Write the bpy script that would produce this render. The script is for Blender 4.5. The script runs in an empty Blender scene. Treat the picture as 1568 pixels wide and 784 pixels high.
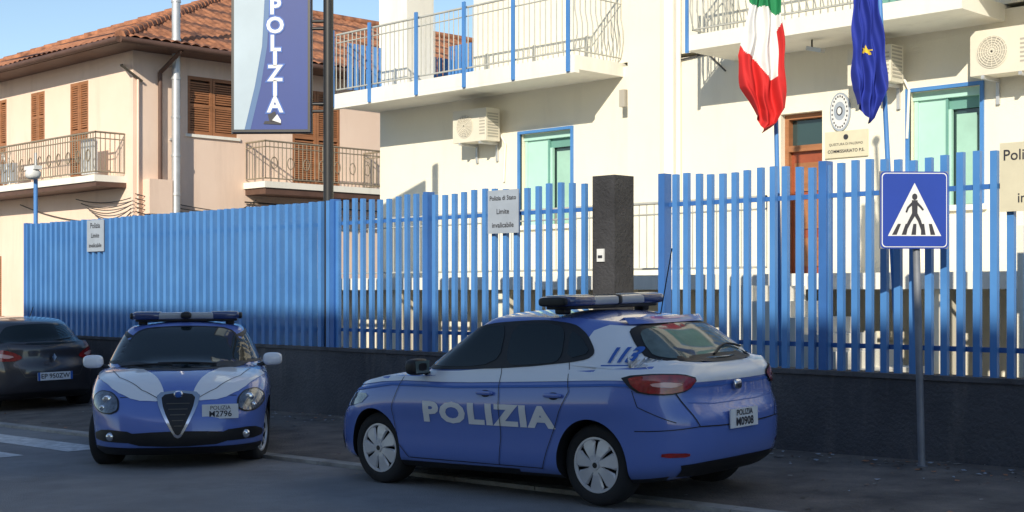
import bpy, bmesh, math, random
import numpy as np
from mathutils import Vector, Matrix
from mathutils.bvhtree import BVHTree
from mathutils.geometry import delaunay_2d_cdt
random.seed(7)
R = math.radians
scene = bpy.context.scene
COL = scene.collection

# ------------------------------------------------------------------ materials
def mat(name, col, rough=0.7, metal=0.0, var=0.0, scale=4.0, bump=0.0, bscale=40.0, coat=0.0,
        col2=None, spec=0.5, trans=0.0, stretch=None, detail=6, dirt=0.0, dscale=0.7, dcol=(0.25,0.23,0.2)):
    m = bpy.data.materials.new(name); m.use_nodes = True
    nt = m.node_tree; b = nt.nodes['Principled BSDF']
    b.inputs['Base Color'].default_value = (*col, 1)
    b.inputs['Roughness'].default_value = rough
    b.inputs['Metallic'].default_value = metal
    b.inputs['Coat Weight'].default_value = coat
    b.inputs['Coat Roughness'].default_value = 0.04
    b.inputs['Specular IOR Level'].default_value = spec
    if trans: b.inputs['Transmission Weight'].default_value = trans
    tc = nt.nodes.new('ShaderNodeTexCoord')
    out = None
    if var or col2:
        mp = nt.nodes.new('ShaderNodeMapping')
        if stretch: mp.inputs['Scale'].default_value = stretch
        nt.links.new(tc.outputs['Object'], mp.inputs['Vector'])
        n = nt.nodes.new('ShaderNodeTexNoise'); n.inputs['Scale'].default_value = scale
        n.inputs['Detail'].default_value = detail; n.inputs['Roughness'].default_value = 0.6
        nt.links.new(mp.outputs[0], n.inputs['Vector'])
        r = nt.nodes.new('ShaderNodeValToRGB')
        r.color_ramp.elements[0].position = 0.32; r.color_ramp.elements[1].position = 0.68
        c2 = col2 if col2 else tuple(c*(1-var) for c in col)
        r.color_ramp.elements[0].color = (*c2, 1); r.color_ramp.elements[1].color = (*col, 1)
        nt.links.new(n.outputs['Fac'], r.inputs['Fac'])
        out = r.outputs[0]
        if dirt:
            mp2 = nt.nodes.new('ShaderNodeMapping'); mp2.inputs['Scale'].default_value=(2.2,2.2,.35)
            nt.links.new(tc.outputs['Object'], mp2.inputs['Vector'])
            n3 = nt.nodes.new('ShaderNodeTexNoise'); n3.inputs['Scale'].default_value=dscale; n3.inputs['Detail'].default_value=9; n3.inputs['Roughness'].default_value=.68
            nt.links.new(mp2.outputs[0], n3.inputs['Vector'])
            mr=nt.nodes.new('ShaderNodeMapRange'); mr.inputs[1].default_value=.52; mr.inputs[2].default_value=.75; mr.inputs[3].default_value=0; mr.inputs[4].default_value=dirt
            nt.links.new(n3.outputs['Fac'], mr.inputs[0])
            mx=nt.nodes.new('ShaderNodeMix'); mx.data_type='RGBA'; mx.inputs[7].default_value=(*dcol,1)
            nt.links.new(mr.outputs[0], mx.inputs[0]); nt.links.new(out, mx.inputs[6]); out=mx.outputs[2]
        nt.links.new(out, b.inputs['Base Color'])
    if bump:
        n2 = nt.nodes.new('ShaderNodeTexNoise'); n2.inputs['Scale'].default_value = bscale
        n2.inputs['Detail'].default_value = 5
        nt.links.new(tc.outputs['Object'], n2.inputs['Vector'])
        bp = nt.nodes.new('ShaderNodeBump'); bp.inputs['Strength'].default_value = bump
        bp.inputs['Distance'].default_value = 0.02
        nt.links.new(n2.outputs['Fac'], bp.inputs['Height'])
        nt.links.new(bp.outputs[0], b.inputs['Normal'])
    return m

M = {}
M['asphalt'] = mat('asphalt', (0.29,0.285,0.29), 0.85, var=0.28, scale=1.3, bump=0.8, bscale=90, dirt=.5, dscale=.5, dcol=(.11,.108,.11), detail=12)
M['pave'] = mat('pavement_concrete', (0.21,0.18,0.155), 0.9, col2=(0.085,0.075,0.07), scale=2.2, bump=0.9, bscale=45, detail=14)
M['kerb'] = mat('kerb_stone', (0.42,0.41,0.39), 0.85, var=0.5, scale=3, bump=0.5)
M['dirt'] = mat('ground_soil', (0.14,0.13,0.11), 0.95, var=0.4, scale=0.4, bump=0.5)
M['paintw'] = mat('road_paint', (0.80,0.80,0.80), 0.7, col2=(0.42,0.42,0.42), scale=9, bump=0.3)
M['white'] = mat('white_plaster', (0.86,0.81,0.67), 0.85, var=0.06, scale=0.8, bump=0.25, bscale=70, dirt=.22, dscale=.9, dcol=(.5,.46,.38))
M['white2'] = mat('white_plaster_trim', (0.86,0.83,0.74), 0.8, var=0.06, scale=1.0, dirt=.28, dscale=1.4, dcol=(.43,.40,.35))
M['soffit'] = mat('soffit_plaster', (0.74,0.74,0.72), 0.85, var=0.08, scale=1.0)
M['pink'] = mat('pink_plaster', (0.88,0.69,0.56), 0.88, col2=(0.81,0.61,0.48), scale=0.5, bump=0.25, bscale=60, dirt=.35, dscale=.6, dcol=(.48,.34,.26))
M['tile'] = mat('terracotta_tile', (0.52,0.22,0.11), 0.85, col2=(0.17,0.07,0.04), scale=4.5, detail=12)
M['brown'] = mat('brown_metal', (0.13,0.07,0.05), 0.6, var=0.3, scale=3)
M['wood'] = mat('shutter_wood', (0.40,0.17,0.075), 0.55, col2=(0.28,0.12,0.05), scale=2, stretch=(1,1,6))
M['doorwood'] = mat('door_wood', (0.36,0.09,0.04), 0.4, var=0.3, scale=3)
M['blue'] = mat('blue_painted_steel', (0.085,0.255,0.58), 0.40, col2=(0.06,0.20,0.50), scale=1.4)
M['bluedk'] = mat('blue_painted_post', (0.045,0.16,0.46), 0.45, var=0.2, scale=2)
M['wall'] = mat('grey_render', (0.095,0.098,0.11), 0.9, col2=(0.05,0.052,0.062), scale=1.1, bump=0.9, bscale=35, detail=10, dirt=.55, dscale=1.5, dcol=(.17,.165,.165))
M['pillar'] = mat('dark_pillar_render', (0.050,0.050,0.055), 0.9, col2=(0.025,0.025,0.028), scale=2.5, bump=0.9, bscale=35, detail=10)
M['wallcap'] = mat('wall_cap', (0.12,0.12,0.13), 0.9, var=0.5, scale=3, bump=.6)
M['glass'] = mat('window_glass', (0.03,0.06,0.06), 0.08, spec=0.8)
M['mint'] = mat('mint_shutter', (0.46,0.74,0.64), 0.4, var=0.12, scale=2)
M['mintl'] = mat('mint_blind', (0.38,0.62,0.52), 0.35, var=0.2, scale=2)
M['mintd'] = mat('mint_shutter_inner', (0.16,0.36,0.31), 0.4, var=0.15, scale=2)
M['rail'] = mat('rail_grey', (0.50,0.50,0.45), 0.5, var=0.2, scale=6)
M['raild'] = mat('rail_dark', (0.10,0.09,0.07), 0.5, var=0.2, scale=6)
M['railb'] = mat('rail_beige', (0.30,0.25,0.18), 0.5, var=0.25, scale=6)
M['steel'] = mat('galvanised_steel', (0.62,0.63,0.64), 0.42, metal=0.5, var=0.2, scale=4)
M['pole'] = mat('grey_pole', (0.26,0.28,0.32), 0.5, metal=0.2, var=0.3, scale=5)
M['black'] = mat('black_paint', (0.02,0.02,0.022), 0.45, var=0.2, scale=4)
M['acw'] = mat('ac_casing', (0.74,0.69,0.57), 0.5, var=0.08, scale=3)
M['acg'] = mat('ac_grille', (0.42,0.39,0.33), 0.6)
M['plaque'] = mat('plaque_brass', (0.66,0.61,0.45), 0.4, var=0.1, scale=5)
M['signw'] = mat('sign_white', (0.72,0.73,0.72), 0.5, var=0.08, scale=3)
M['signg'] = mat('sign_grey', (0.36,0.41,0.48), 0.5, var=0.15, scale=3)
M['signbl'] = mat('sign_blue', (0.015,0.05,0.34), 0.35, var=0.1, scale=2)
M['ink'] = mat('ink', (0.03,0.03,0.04), 0.6)
M['inkb'] = mat('ink_blue', (0.03,0.12,0.45), 0.5)
M['fgreen'] = mat('flag_green', (0.01,0.22,0.08), 0.8, var=0.15, scale=3)
M['fwhite'] = mat('flag_white', (0.78,0.77,0.75), 0.8, var=0.05, scale=3)
M['fred'] = mat('flag_red', (0.62,0.018,0.018), 0.8, var=0.2, scale=3)
M['fblue'] = mat('flag_blue', (0.015,0.035,0.34), 0.8, var=0.2, scale=3)
M['fyel'] = mat('flag_yellow', (0.85,0.6,0.05), 0.8)
M['beige'] = mat('beige_plaster', (0.62,0.58,0.52), 0.9, var=0.15, scale=0.5)
M['cable'] = mat('cable', (0.06,0.055,0.05), 0.7)
M['cblue'] = mat('car_paint_blue', (0.115,0.19,0.54), 0.26, coat=1.0, var=0.04, scale=2)
M['cwhite'] = mat('car_paint_white', (0.82,0.84,0.87), 0.3, coat=1.0, var=0.03, scale=2)
M['cgrey'] = mat('car_paint_grey', (0.030,0.027,0.032), 0.3, coat=1.0, var=0.05, scale=2)
M['cglass'] = mat('car_glass', (0.008,0.016,0.018), 0.03, spec=0.45)
M['rglass'] = mat('car_rear_glass', (0.13,0.18,0.18), 0.05, spec=0.6, var=.5, scale=5)
M['cblack'] = mat('car_black_trim', (0.010,0.010,0.012), 0.5)
M['tyre'] = mat('tyre_rubber', (0.018,0.018,0.02), 0.85, var=0.2, scale=8)
M['hub'] = mat('wheel_silver', (0.66,0.66,0.68), 0.38, metal=0.3, var=0.1, scale=5)
M['chrome'] = mat('chrome', (0.75,0.75,0.78), 0.15, metal=1.0)
M['red'] = mat('tail_light_red', (0.42,0.015,0.014), 0.12, coat=1.0, var=0.5, scale=18)
M['redl'] = mat('tail_light_clear', (0.75,0.42,0.38), 0.15, coat=1.0)
M['lamp'] = mat('headlight_glass', (0.20,0.23,0.28), 0.06, metal=0.4, coat=1.0, var=0.7, scale=16)
M['lamp2'] = mat('headlight_reflector', (0.7,0.72,0.76), 0.1, metal=0.9)
M['amber'] = mat('beacon_blue', (0.022,0.045,0.15), 0.15, coat=1.0)
M['bar'] = mat('beacon_body', (0.36,0.38,0.40), 0.25, coat=0.6)
M['plate'] = mat('number_plate', (0.76,0.78,0.80), 0.4)
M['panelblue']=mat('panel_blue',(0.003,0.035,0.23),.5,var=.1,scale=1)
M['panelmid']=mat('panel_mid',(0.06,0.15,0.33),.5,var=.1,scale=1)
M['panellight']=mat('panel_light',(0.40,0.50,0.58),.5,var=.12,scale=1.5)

# ------------------------------------------------------------------ mesh builder
def empty(name, loc=(0,0,0)):
    e = bpy.data.objects.new(name, None); e.location = loc; COL.objects.link(e); return e

class MB:
    def __init__(s): s.v=[]; s.f=[]; s.m=[]; s.names=[]; s.sm=[]
    def mi(s, m):
        if m not in s.names: s.names.append(m)
        return s.names.index(m)
    def add(s, vs, fs, m, smooth=False):
        o=len(s.v); s.v += [tuple(v) for v in vs]; k=s.mi(m)
        for f in fs: s.f.append(tuple(i+o for i in f)); s.m.append(k); s.sm.append(smooth)
    def box(s,x0,x1,y0,y1,z0,z1,m):
        s.add([(x0,y0,z0),(x1,y0,z0),(x1,y1,z0),(x0,y1,z0),(x0,y0,z1),(x1,y0,z1),(x1,y1,z1),(x0,y1,z1)],
              [(0,3,2,1),(4,5,6,7),(0,1,5,4),(1,2,6,5),(2,3,7,6),(3,0,4,7)],m)
    def obox(s,c,sz,mx,m):
        hx,hy,hz=sz[0]/2,sz[1]/2,sz[2]/2; c=Vector(c)
        P=[c+mx@Vector(p) for p in [(-hx,-hy,-hz),(hx,-hy,-hz),(hx,hy,-hz),(-hx,hy,-hz),(-hx,-hy,hz),(hx,-hy,hz),(hx,hy,hz),(-hx,hy,hz)]]
        s.add(P,[(0,3,2,1),(4,5,6,7),(0,1,5,4),(1,2,6,5),(2,3,7,6),(3,0,4,7)],m)
    def cyl(s,p0,p1,r0,r1=None,n=10,m='steel',cap=True):
        if r1 is None: r1=r0
        p0=Vector(p0);p1=Vector(p1);d=(p1-p0).normalized()
        a=d.orthogonal().normalized(); b=d.cross(a)
        vs=[]
        for p,r in((p0,r0),(p1,r1)):
            for i in range(n):
                t=2*math.pi*i/n; vs.append(p+a*(r*math.cos(t))+b*(r*math.sin(t)))
        s.add(vs,[(i,(i+1)%n,n+(i+1)%n,n+i) for i in range(n)],m,True)
        if cap: s.add(vs[:n],[tuple(range(n))[::-1]],m); s.add(vs[n:],[tuple(range(n))],m)
    def tube(s,pts,r,n=6,m='steel'):
        for a,b in zip(pts[:-1],pts[1:]): s.cyl(a,b,r,r,n,m,cap=False)
    def quad(s,a,b,c,d,m): s.add([a,b,c,d],[(0,1,2,3)],m)
    def sup(s,c,rad,m,e=0.35,nu=28,nv=16,mx=None):
        def p(x,q): return math.copysign(abs(x)**q,x)
        vs=[];fs=[]
        for j in range(nv+1):
            ph=-math.pi/2+math.pi*j/nv
            for i in range(nu):
                t=2*math.pi*i/nu
                v=Vector((rad[0]*p(math.cos(ph),e)*p(math.cos(t),e),rad[1]*p(math.cos(ph),e)*p(math.sin(t),e),rad[2]*p(math.sin(ph),e)))
                if mx: v=mx@v
                vs.append(v+Vector(c))
        for j in range(nv):
            for i in range(nu):
                fs.append((j*nu+i,j*nu+(i+1)%nu,(j+1)*nu+(i+1)%nu,(j+1)*nu+i))
        s.add(vs,fs,m,True)
    def obj(s,name,parent=None):
        me=bpy.data.meshes.new(name); me.from_pydata(s.v,[],s.f); 
        for n in s.names: me.materials.append(M[n])
        me.polygons.foreach_set('material_index',s.m); me.polygons.foreach_set('use_smooth',s.sm)
        me.update(); o=bpy.data.objects.new(name,me); COL.objects.link(o)
        if parent: o.parent=parent
        return o

def text2d(body,size,shear=0,bold=0.0,align='CENTER',space=1.0,dense=0):
    cu=bpy.data.curves.new('t','FONT'); cu.body=body; cu.size=size; cu.shear=shear; cu.offset=bold
    cu.align_x=align; cu.align_y='CENTER'; cu.space_character=space; cu.resolution_u=3
    o=bpy.data.objects.new('t',cu); COL.objects.link(o)
    bpy.context.view_layer.update()
    me=bpy.data.meshes.new_from_object(o.evaluated_get(bpy.context.evaluated_depsgraph_get()))
    if dense:
        bm=bmesh.new(); bm.from_mesh(me); bmesh.ops.triangulate(bm,faces=bm.faces)
        bmesh.ops.remove_doubles(bm,verts=bm.verts,dist=1e-5)
        for _ in range(3):
            es=[e for e in bm.edges if e.calc_length()>dense]
            if not es: break
            bmesh.ops.subdivide_edges(bm,edges=es,cuts=1); bmesh.ops.triangulate(bm,faces=bm.faces)
        bm.to_mesh(me); bm.free()
    vs=[tuple(v.co) for v in me.vertices]; fs=[tuple(p.vertices) for p in me.polygons]
    bpy.data.objects.remove(o); bpy.data.curves.remove(cu); bpy.data.meshes.remove(me)
    return vs,fs
def put_text(mb,body,size,org,ux,uy,m,**k):
    vs,fs=text2d(body,size,**k); org=Vector(org);ux=Vector(ux).normalized();uy=Vector(uy).normalized()
    mb.add([org+ux*v[0]+uy*v[1] for v in vs],fs,m)

# ------------------------------------------------------------------ ground
def g(x): return 0.0165*(max(-60,min(12,x))+7)
XS=[-700,-200,-60,-45,-30,-20,-10,0,12,60,700]
def sheet(name,y0,y1,dz0,dz1,m,xs=XS,parent=None):
    mb=MB()
    for a,b in zip(xs[:-1],xs[1:]):
        mb.quad((a,y0,g(a)+dz0),(b,y0,g(b)+dz0),(b,y1,g(b)+dz1),(a,y1,g(a)+dz1),m)
    return mb.obj(name,parent)
sheet('ground',-700,700,-0.03,-0.03,'dirt')
sheet('road',-3.2,8.26,0.0,0.0,'asphalt')
sheet('pavement',8.42,11.32,0.032,0.125,'pave')
sheet('pavement',-9.0,-3.35,0.12,0.12,'pave')
XK=[-200,-60,-45,-30,-20,-10,0,12,60]
def kerb(y0,y1,h):
    mb=MB()
    for a,b in zip(XK[:-1],XK[1:]):
        n=max(1,int((b-a)/1.0)) if a>=-45 and b<=12 else 1
        for i in range(n):
            p=a+(b-a)*i/n+0.006; q=a+(b-a)*(i+1)/n-0.006
            A=[(p,y0,g(p)-.1),(q,y0,g(q)-.1),(q,y1,g(q)-.1),(p,y1,g(p)-.1),(p,y0+.01,g(p)+h),(q,y0+.01,g(q)+h),(q,y1,g(q)+h+.004),(p,y1,g(p)+h+.004)]
            mb.add(A,[(0,3,2,1),(4,5,6,7),(0,1,5,4),(1,2,6,5),(2,3,7,6),(3,0,4,7)],'kerb')
    return mb.obj('kerb')
kerb(8.26,8.42,0.035); kerb(-3.35,-3.2,0.12)
sheet('yard_ground',11.6,60,0.10,0.10,'pave')
mb=MB()
for i in range(11):
    y1=7.75-i*1.0; x0,x1=-18.0,-14.2
    mb.quad((x0,y1-.5,g(x0)+.004),(x1,y1-.5,g(x1)+.004),(x1,y1,g(x1)+.004),(x0,y1,g(x0)+.004),'paintw')
mb.obj('crosswalk_marking')
mb=MB()
for i in range(1000):
    x=random.uniform(-20,-2); y=random.choice([random.uniform(8.5,11.2),random.uniform(10.7,11.25),random.uniform(10.7,11.25)])
    z=g(x)+0.032+(y-8.42)/2.9*0.093+0.006; r=random.uniform(.008,.032); t=random.uniform(0,6.28)
    mb.add([(x+r*math.cos(t+k*1.57+random.uniform(-.4,.4)),y+r*math.sin(t+k*1.57),z+random.uniform(0,.012)) for k in range(4)],[(0,1,2,3)],random.choice(['kerb','wood','signg','pave','brown','dirt']))
mb.obj('fallen_leaves')

# ------------------------------------------------------------------ perimeter wall + fence
W0=11.3
mb=MB()
mb.box(-23.9,6.0,W0,W0+.25,-0.8,0.86,'wall')
mb.box(-23.93,6.0,W0-.02,W0+.27,0.862,0.905,'wallcap')
mb.obj('perimeter_wall')

fence=empty('metal_slat_fence')
def slats(name,x0,x1,step,w,d,ztop,wave,seed=0):
    mb=MB(); x=x0; i=0; rnd=random.Random(seed)
    while x<x1-w*.5:
        zt=ztop+wave*math.sin(i*0.9)+rnd.uniform(-.006,.006)
        dx=rnd.uniform(-.008,.008)
        mb.box(x+dx,x+w+dx,W0+.10-d/2,W0+.10+d/2,0.80,zt,'blue')
        x+=step;i+=1
    for z in (1.12,2.55): mb.box(x0,x1,W0+.105+d/2,W0+.135+d/2,z,z+.045,'bluedk')
    return mb.obj(name,fence)
slats('slats_a',-23.85,-14.85,.19,.075,.095,2.88,0.0,1)
slats('slats_b',-14.74,-10.1,.178,.062,.05,2.87,0.02,2)
slats('slats_c',-9.15,6.0,.152,.064,.05,2.87,0.02,3)
mb=MB()
for x in (-23.9,-14.82,-12.92,-9.16,-7.2,-4.0): mb.box(x,x+.085,W0+.045,W0+.165,0.82,2.9,'bluedk')
mb.obj('posts',fence)

mb=MB()
mb.box(-10.02,-9.70,W0-.03,W0+.29,-.4,2.92,'pillar')
mb.obj('gate_pillar')
mb=MB(); mb.box(-9.94,-9.84,W0-.05,W0-.031,1.98,2.12,'signw'); mb.box(-9.92,-9.86,W0-.056,W0-.051,2.02,2.05,'ink'); mb.obj('intercom_panel')

def notice(x0,x1,z0,z1,m,lines,mi='ink'):
    mb=MB(); y=W0+.035; mb.box(x0,x1,y-.012,y,z0,z1,m)
    n=len(lines)
    for i,(t,sz) in enumerate(lines):
        put_text(mb,t,sz,((x0+x1)/2,y-.016,z1-(i+.6)*(z1-z0)/(n+.2)),(1,0,0),(0,0,1),mi,bold=.001)
    o=mb.obj('warning_sign'); return o
notice(-21.5,-20.93,2.33,2.86,'signg',[('Polizia',.13),('Limite',.11),('invalicabile',.1)])
notice(-11.73,-11.22,2.34,2.85,'signg',[('Polizia di Stato',.075),('Limite',.085),('invalicabile',.085)])
notice(-5.38,-4.55,2.34,2.93,'plaque',[('Polizia di Stato',.13),('Limite',.12),('invalicabile',.12)])

# ------------------------------------------------------------------ wall panels with openings
def facade(mb,axis,pos,a0,a1,z0,z1,ops,m,depth=.22,inner=1):
    A=sorted({a0,a1,*[o[0] for o in ops],*[o[1] for o in ops]}); Z=sorted({z0,z1,*[o[2] for o in ops],*[o[3] for o in ops]})
    def P(a,z,d=0): return (a,pos+d,z) if axis=='y' else (pos-d,a,z)
    for i in range(len(A)-1):
        for j in range(len(Z)-1):
            ca=(A[i]+A[i+1])/2;cz=(Z[j]+Z[j+1])/2
            if any(o[0]<ca<o[1] and o[2]<cz<o[3] for o in ops): continue
            mb.quad(P(A[i],Z[j]),P(A[i+1],Z[j]),P(A[i+1],Z[j+1]),P(A[i],Z[j+1]),m)
    for o in ops:
        b0,b1,c0,c1=o[:4]; d=depth
        mb.quad(P(b0,c0),P(b0,c0,d),P(b0,c1,d),P(b0,c1),m); mb.quad(P(b1,c0),P(b1,c1),P(b1,c1,d),P(b1,c0,d),m)
        mb.quad(P(b0,c1),P(b0,c1,d),P(b1,c1,d),P(b1,c1),m); mb.quad(P(b0,c0),P(b1,c0),P(b1,c0,d),P(b0,c0,d),m)

# ------------------------------------------------------------------ police station (white)
st=empty('police_station_building')
YB=15.5
mb=MB()
ops=[(-15.31,-14.21,2.7,4.15),(-8.53,-7.6,2.7,4.12),(-10.42,-9.78,1.87,4.02)]
facade(mb,'y',YB,-18.8,4,-.5,4.98,ops,'white')
mb.box(-18.8,4,YB+.23,YB+12,-.5,4.98,'white')
mb.quad((-18.8,YB,-.5),(-18.8,YB+.23,-.5),(-18.8,YB+.23,4.98),(-18.8,YB,4.98),'white')
mb.box(-16.4,4,YB+.01,YB+10,5.04,9.0,'white')
mb.box(-18.8,-18.05,YB-.02,YB+.6,5.04,9.0,'white2')
mb.box(-16.9,4.3,YB-.6,YB+10.5,9.0,9.25,'white2')
mb.box(-12.92,-12.32,YB-.2,YB-.001,-.4,9.0,'white')
mb.box(-12.36,-12.16,YB-.1,YB-.002,-.4,9.0,'white2')
mb.obj('walls',st)
mb=MB()
YO=14.43
mb.box(-18.85,-13.17,YO,YB+.2,4.83,5.03,'white2'); mb.box(-18.85,-13.17,YO,YO+.1,4.78,4.829,'white2')
mb.box(-18.8,-16.4,YB+.2,YB+12,4.981,5.03,'soffit')
mb.box(-11.18,-7.3,YO,YB+.2,4.83,5.03,'white2')
mb.box(-7.25,2,YO-.0,YB+.2,5.2,5.45,'white2')
mb.obj('balcony_slabs',st)
def railing(mb,p0,p1,z0,h,m,step=.11,belly=0.0,n=(0,-1),r=.009,top=.018):
    p0=Vector(p0);p1=Vector(p1);L=(p1-p0).length;k=int(L/step);nn=Vector(n)
    mb.tube([(p0.x,p0.y,z0+h),(p1.x,p1.y,z0+h)],top,6,m)
    mb.tube([(p0.x,p0.y,z0+.08),(p1.x,p1.y,z0+.08)],top*.7,6,m)
    mb.tube([(p0.x,p0.y,z0+h-.14),(p1.x,p1.y,z0+h-.14)],top*.6,6,m)
    for i in range(k+1):
        q=p0+(p1-p0)*i/k
        if belly:
            pts=[]
            for t in (0,.1,.25,.42,.62,1):
                o=belly*max(0,math.sin(min(1,t/.62)*math.pi))
                pts.append((q.x+nn.x*o,q.y+nn.y*o,z0+.08+(h-.08)*t))
            mb.tube(pts,r,4,m)
        else: mb.cyl((q.x,q.y,z0+.08),(q.x,q.y,z0+h),r,r,5,m,False)
mb=MB()
railing(mb,(-18.75,YO+.06),(-13.25,YO+.06),5.03,1.02,'rail')
railing(mb,(-13.22,YO+.06),(-13.22,YB),5.03,1.02,'rail',belly=.05,n=(1,0))
railing(mb,(-11.1,YO+.06),(-7.35,YO+.06),5.03,1.02,'rail',belly=.08)
railing(mb,(-7.2,YO+.06),(2,YO+.06),5.45,1.02,'rail',belly=.08)
railing(mb,(-11.12,YO+.06),(-11.12,YB),5.03,1.02,'rail')
for x in (-18.75,-17.76,-16.58,-15.46,-14.39,-13.28): mb.box(x-.03,x+.03,YO-.035,YO-.002,4.8,6.12,'blue')
for x in (-11.15,): mb.box(x-.02,x+.02,YO-.035,YO-.002,4.8,6.12,'blue')
for i in range(55):
    y=YO+.3+i*.14; mb.box(-18.76,-18.73,y,y+.09,5.15,5.95,'blue')
for i in range(18):
    x=-18.6+i*.125; mb.box(x,x+.085,YB+5.5,YB+5.53,5.1,6.15,'blue')
for i in range(18):
    x=-18.0+i*.09; mb.box(x,x+.055,YB+.9,YB+.92,5.1,6.0,'blue')
mb.obj('balcony_railings',st)
mb=MB()
for cx in (-9.3,):
    for s in (1,-1):
        pts=[(cx+s*(.05+.16*t)*math.cos(t*5),YO-.02,5.55+(.05+.16*t)*math.sin(t*5)) for t in np.linspace(0,1.6,26)]
        mb.tube(pts,.01,5,'raild')
mb.obj('railing_scroll',st)
mb=MB()
mb.box(-9.0,-7.9,YB-.02,YB+.005,5.1,7.4,'mintd'); mb.box(-9.06,-9.0,YB-.04,YB,5.1,7.46,'blue'); mb.box(-7.9,-7.84,YB-.04,YB,5.1,7.46,'blue')
mb.cyl((-9.55,14.9,4.829),(-9.55,14.9,4.74),.012,.012,6,'raild'); mb.obox((-9.5,14.9,4.70),(.22,.10,.05),Matrix.Rotation(R(15),3,'Y'),'steel')
mb.obj('balcony_details',st)
mb=MB()
def win(x0,x1,z0,z1):
    mb.box(x0,x1,YB+.2,YB+.215,z0,z1,'glass')
    for a,b in((x0-.045,x0),(x1,x1+.045)): mb.box(a,b,YB-.03,YB+.03,z0,z1+.045,'blue')
    mb.box(x0,x1,YB-.03,YB+.03,z1,z1+.045,'blue')
    mb.box(x0+.002,x1-.002,YB+.08,YB+.17,z1-.1,z1-.002,'mint')
    w=x1-x0
    mb.box(x0+.01,x0+.06,YB+.1,YB+.17,z0,z1-.1,'mint')
    mb.box(x0+.06,x0+w*.46,YB+.12,YB+.16,z0,z1-.1,'mint')
    mb.box(x0+w*.46,x0+w*.49,YB+.1,YB+.17,z0,z1-.1,'mintd')
    mb.box(x1-.07,x1-.01,YB+.1,YB+.17,z0,z1-.1,'mint')
    mb.box(x0+w*.49,x1-.07,YB+.15,YB+.18,z1-.24,z1-.1,'mintd')
    mb.box(x0+w*.57,x1-.14,YB+.182,YB+.195,z0+.02,z1-.30,'mintl')
    mb.box(x0+w*.49,x0+w*.53,YB+.12,YB+.175,z0,z1-.24,'mint')
    mb.box(x0-.08,x1+.08,YB-.06,YB+.1,z0-.07,z0-.001,'white2')
win(*ops[0][:4]); win(*ops[1][:4])
mb.obj('windows',st)
mb=MB()
x0,x1,z0,z1=ops[2]
mb.box(x0+.05,x1-.05,YB+.17,YB+.2,z0,z1-.45,'doorwood'); mb.box(x0,x1,YB+.2,YB+.22,z1-.45,z1,'glass')
for a,b in((x0,x0+.06),(x1-.06,x1)): mb.box(a,b,YB+.1,YB+.2,z0,z1,'wood')
mb.box(x0+.06,x1-.06,YB+.1,YB+.2,z1-.07,z1,'wood'); mb.box(x0+.06,x1-.06,YB+.1,YB+.2,z1-.5,z1-.42,'wood')
for k in range(3): mb.box(x0+.12,x1-.12,YB+.15,YB+.169,z0+.12+k*.5,z0+.5+k*.5,'wood')
mb.obj('door',st)
mb=MB()
mb.box(-18.8,4,13.3,YB-.21,1.68,1.86,'white2'); mb.box(-18.6,4,14.2,YB-.21,-.4,1.679,'white')
for i in range(7): mb.box(-18.2+i*2.2,-17.95+i*2.2,13.4,13.65,-.4,1.679,'white')
for i in range(9): mb.box(-8.9+i*.3,-8.6+i*.3,12.2,13.29,-.3,1.72-i*.17,'white2')
railing(mb,(-18.7,13.4),(-9.2,13.4),1.86,.9,'rail',step=.12,r=.008,top=.02)
mb.box(-6.0,4,13.0,13.18,-.3,2.3,'white')
mb.obj('terrace',st)
mb=MB()
mb.cyl((-12.1,YB-.06,-.3),(-12.1,YB-.06,9),.04,.04,8,'white2'); mb.box(-13.05,-12.95,YB-.24,YB-.16,4.35,4.6,'acg')
mb.tube([(-12.1,YB-.03,4.95),(-11.6,YB-.03,4.98),(-11.3,YB-.03,4.7)],.012,5,'cable')
mb.tube([(-7.0,YB-.02,4.2),(-7.05,YB-.02,3.4),(-6.9,YB-.02,2.6)],.012,5,'white2')
mb.obj('pipes',st)

def acunit(cx,zc,w=.78,h=.52,d=.3,gap=.12):
    mb=MB(); y1=YB-gap; y0=y1-d
    mb.box(cx-w/2,cx+w/2,y0,y1,zc-h/2,zc+h/2,'acw')
    n=28; c=cx-w*.14; r=h*.37
    mb.cyl((c,y0-.004,zc),(c,y0-.010,zc),r,r,n,'acw'); mb.cyl((c,y0-.0101,zc),(c,y0-.013,zc),r*.93,r*.93,n,'acg')
    for k in range(1,7):
        rr=r*.93*k/6.5
        pts=[(c+rr*math.cos(t),y0-.016,zc+rr*math.sin(t)) for t in np.linspace(0,2*math.pi,25)]
        mb.tube(pts,.006,4,'acw')
    for k in range(8): mb.obox((c,y0-.017,zc),(r*1.86,.005,.008),Matrix.Rotation(k*math.pi/8,3,'Y'),'acw')
    for k in range(9): mb.box(cx+w/2+.001,cx+w/2+.006,y0+.03,y1-.04,zc-h*.38+k*.045,zc-h*.38+k*.045+.02,'acg')
    for k in range(6): mb.box(cx+w*.30,cx+w*.46,y0-.004,y0-.001,zc-h*.3+k*.05,zc-h*.3+k*.05+.02,'acg')
    for sx in(-.3,.3):
        mb.box(cx+sx*w-.02,cx+sx*w+.02,y0,YB-.005,zc-h/2-.04,zc-h/2-.001,'steel')
        mb.box(cx+sx*w-.02,cx+sx*w+.02,YB-.04,YB-.005,zc-h/2-.3,zc-h/2-.041,'steel')
    mb.tube([(cx+w*.4,YB-.05,zc-.1),(cx+w*.55,YB-.03,zc-.3),(cx+w*.5,YB-.03,zc-.9)],.018,6,'white2')
    mb.obj('air_conditioner')
acunit(-16.05,4.32); acunit(-7.15,4.42,.75,.52); acunit(-8.85,4.45,.6,.45)
mb=MB(); mb.box(-9.72,-9.1,YB-.03,YB-.001,3.38,3.72,'plaque')
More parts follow.
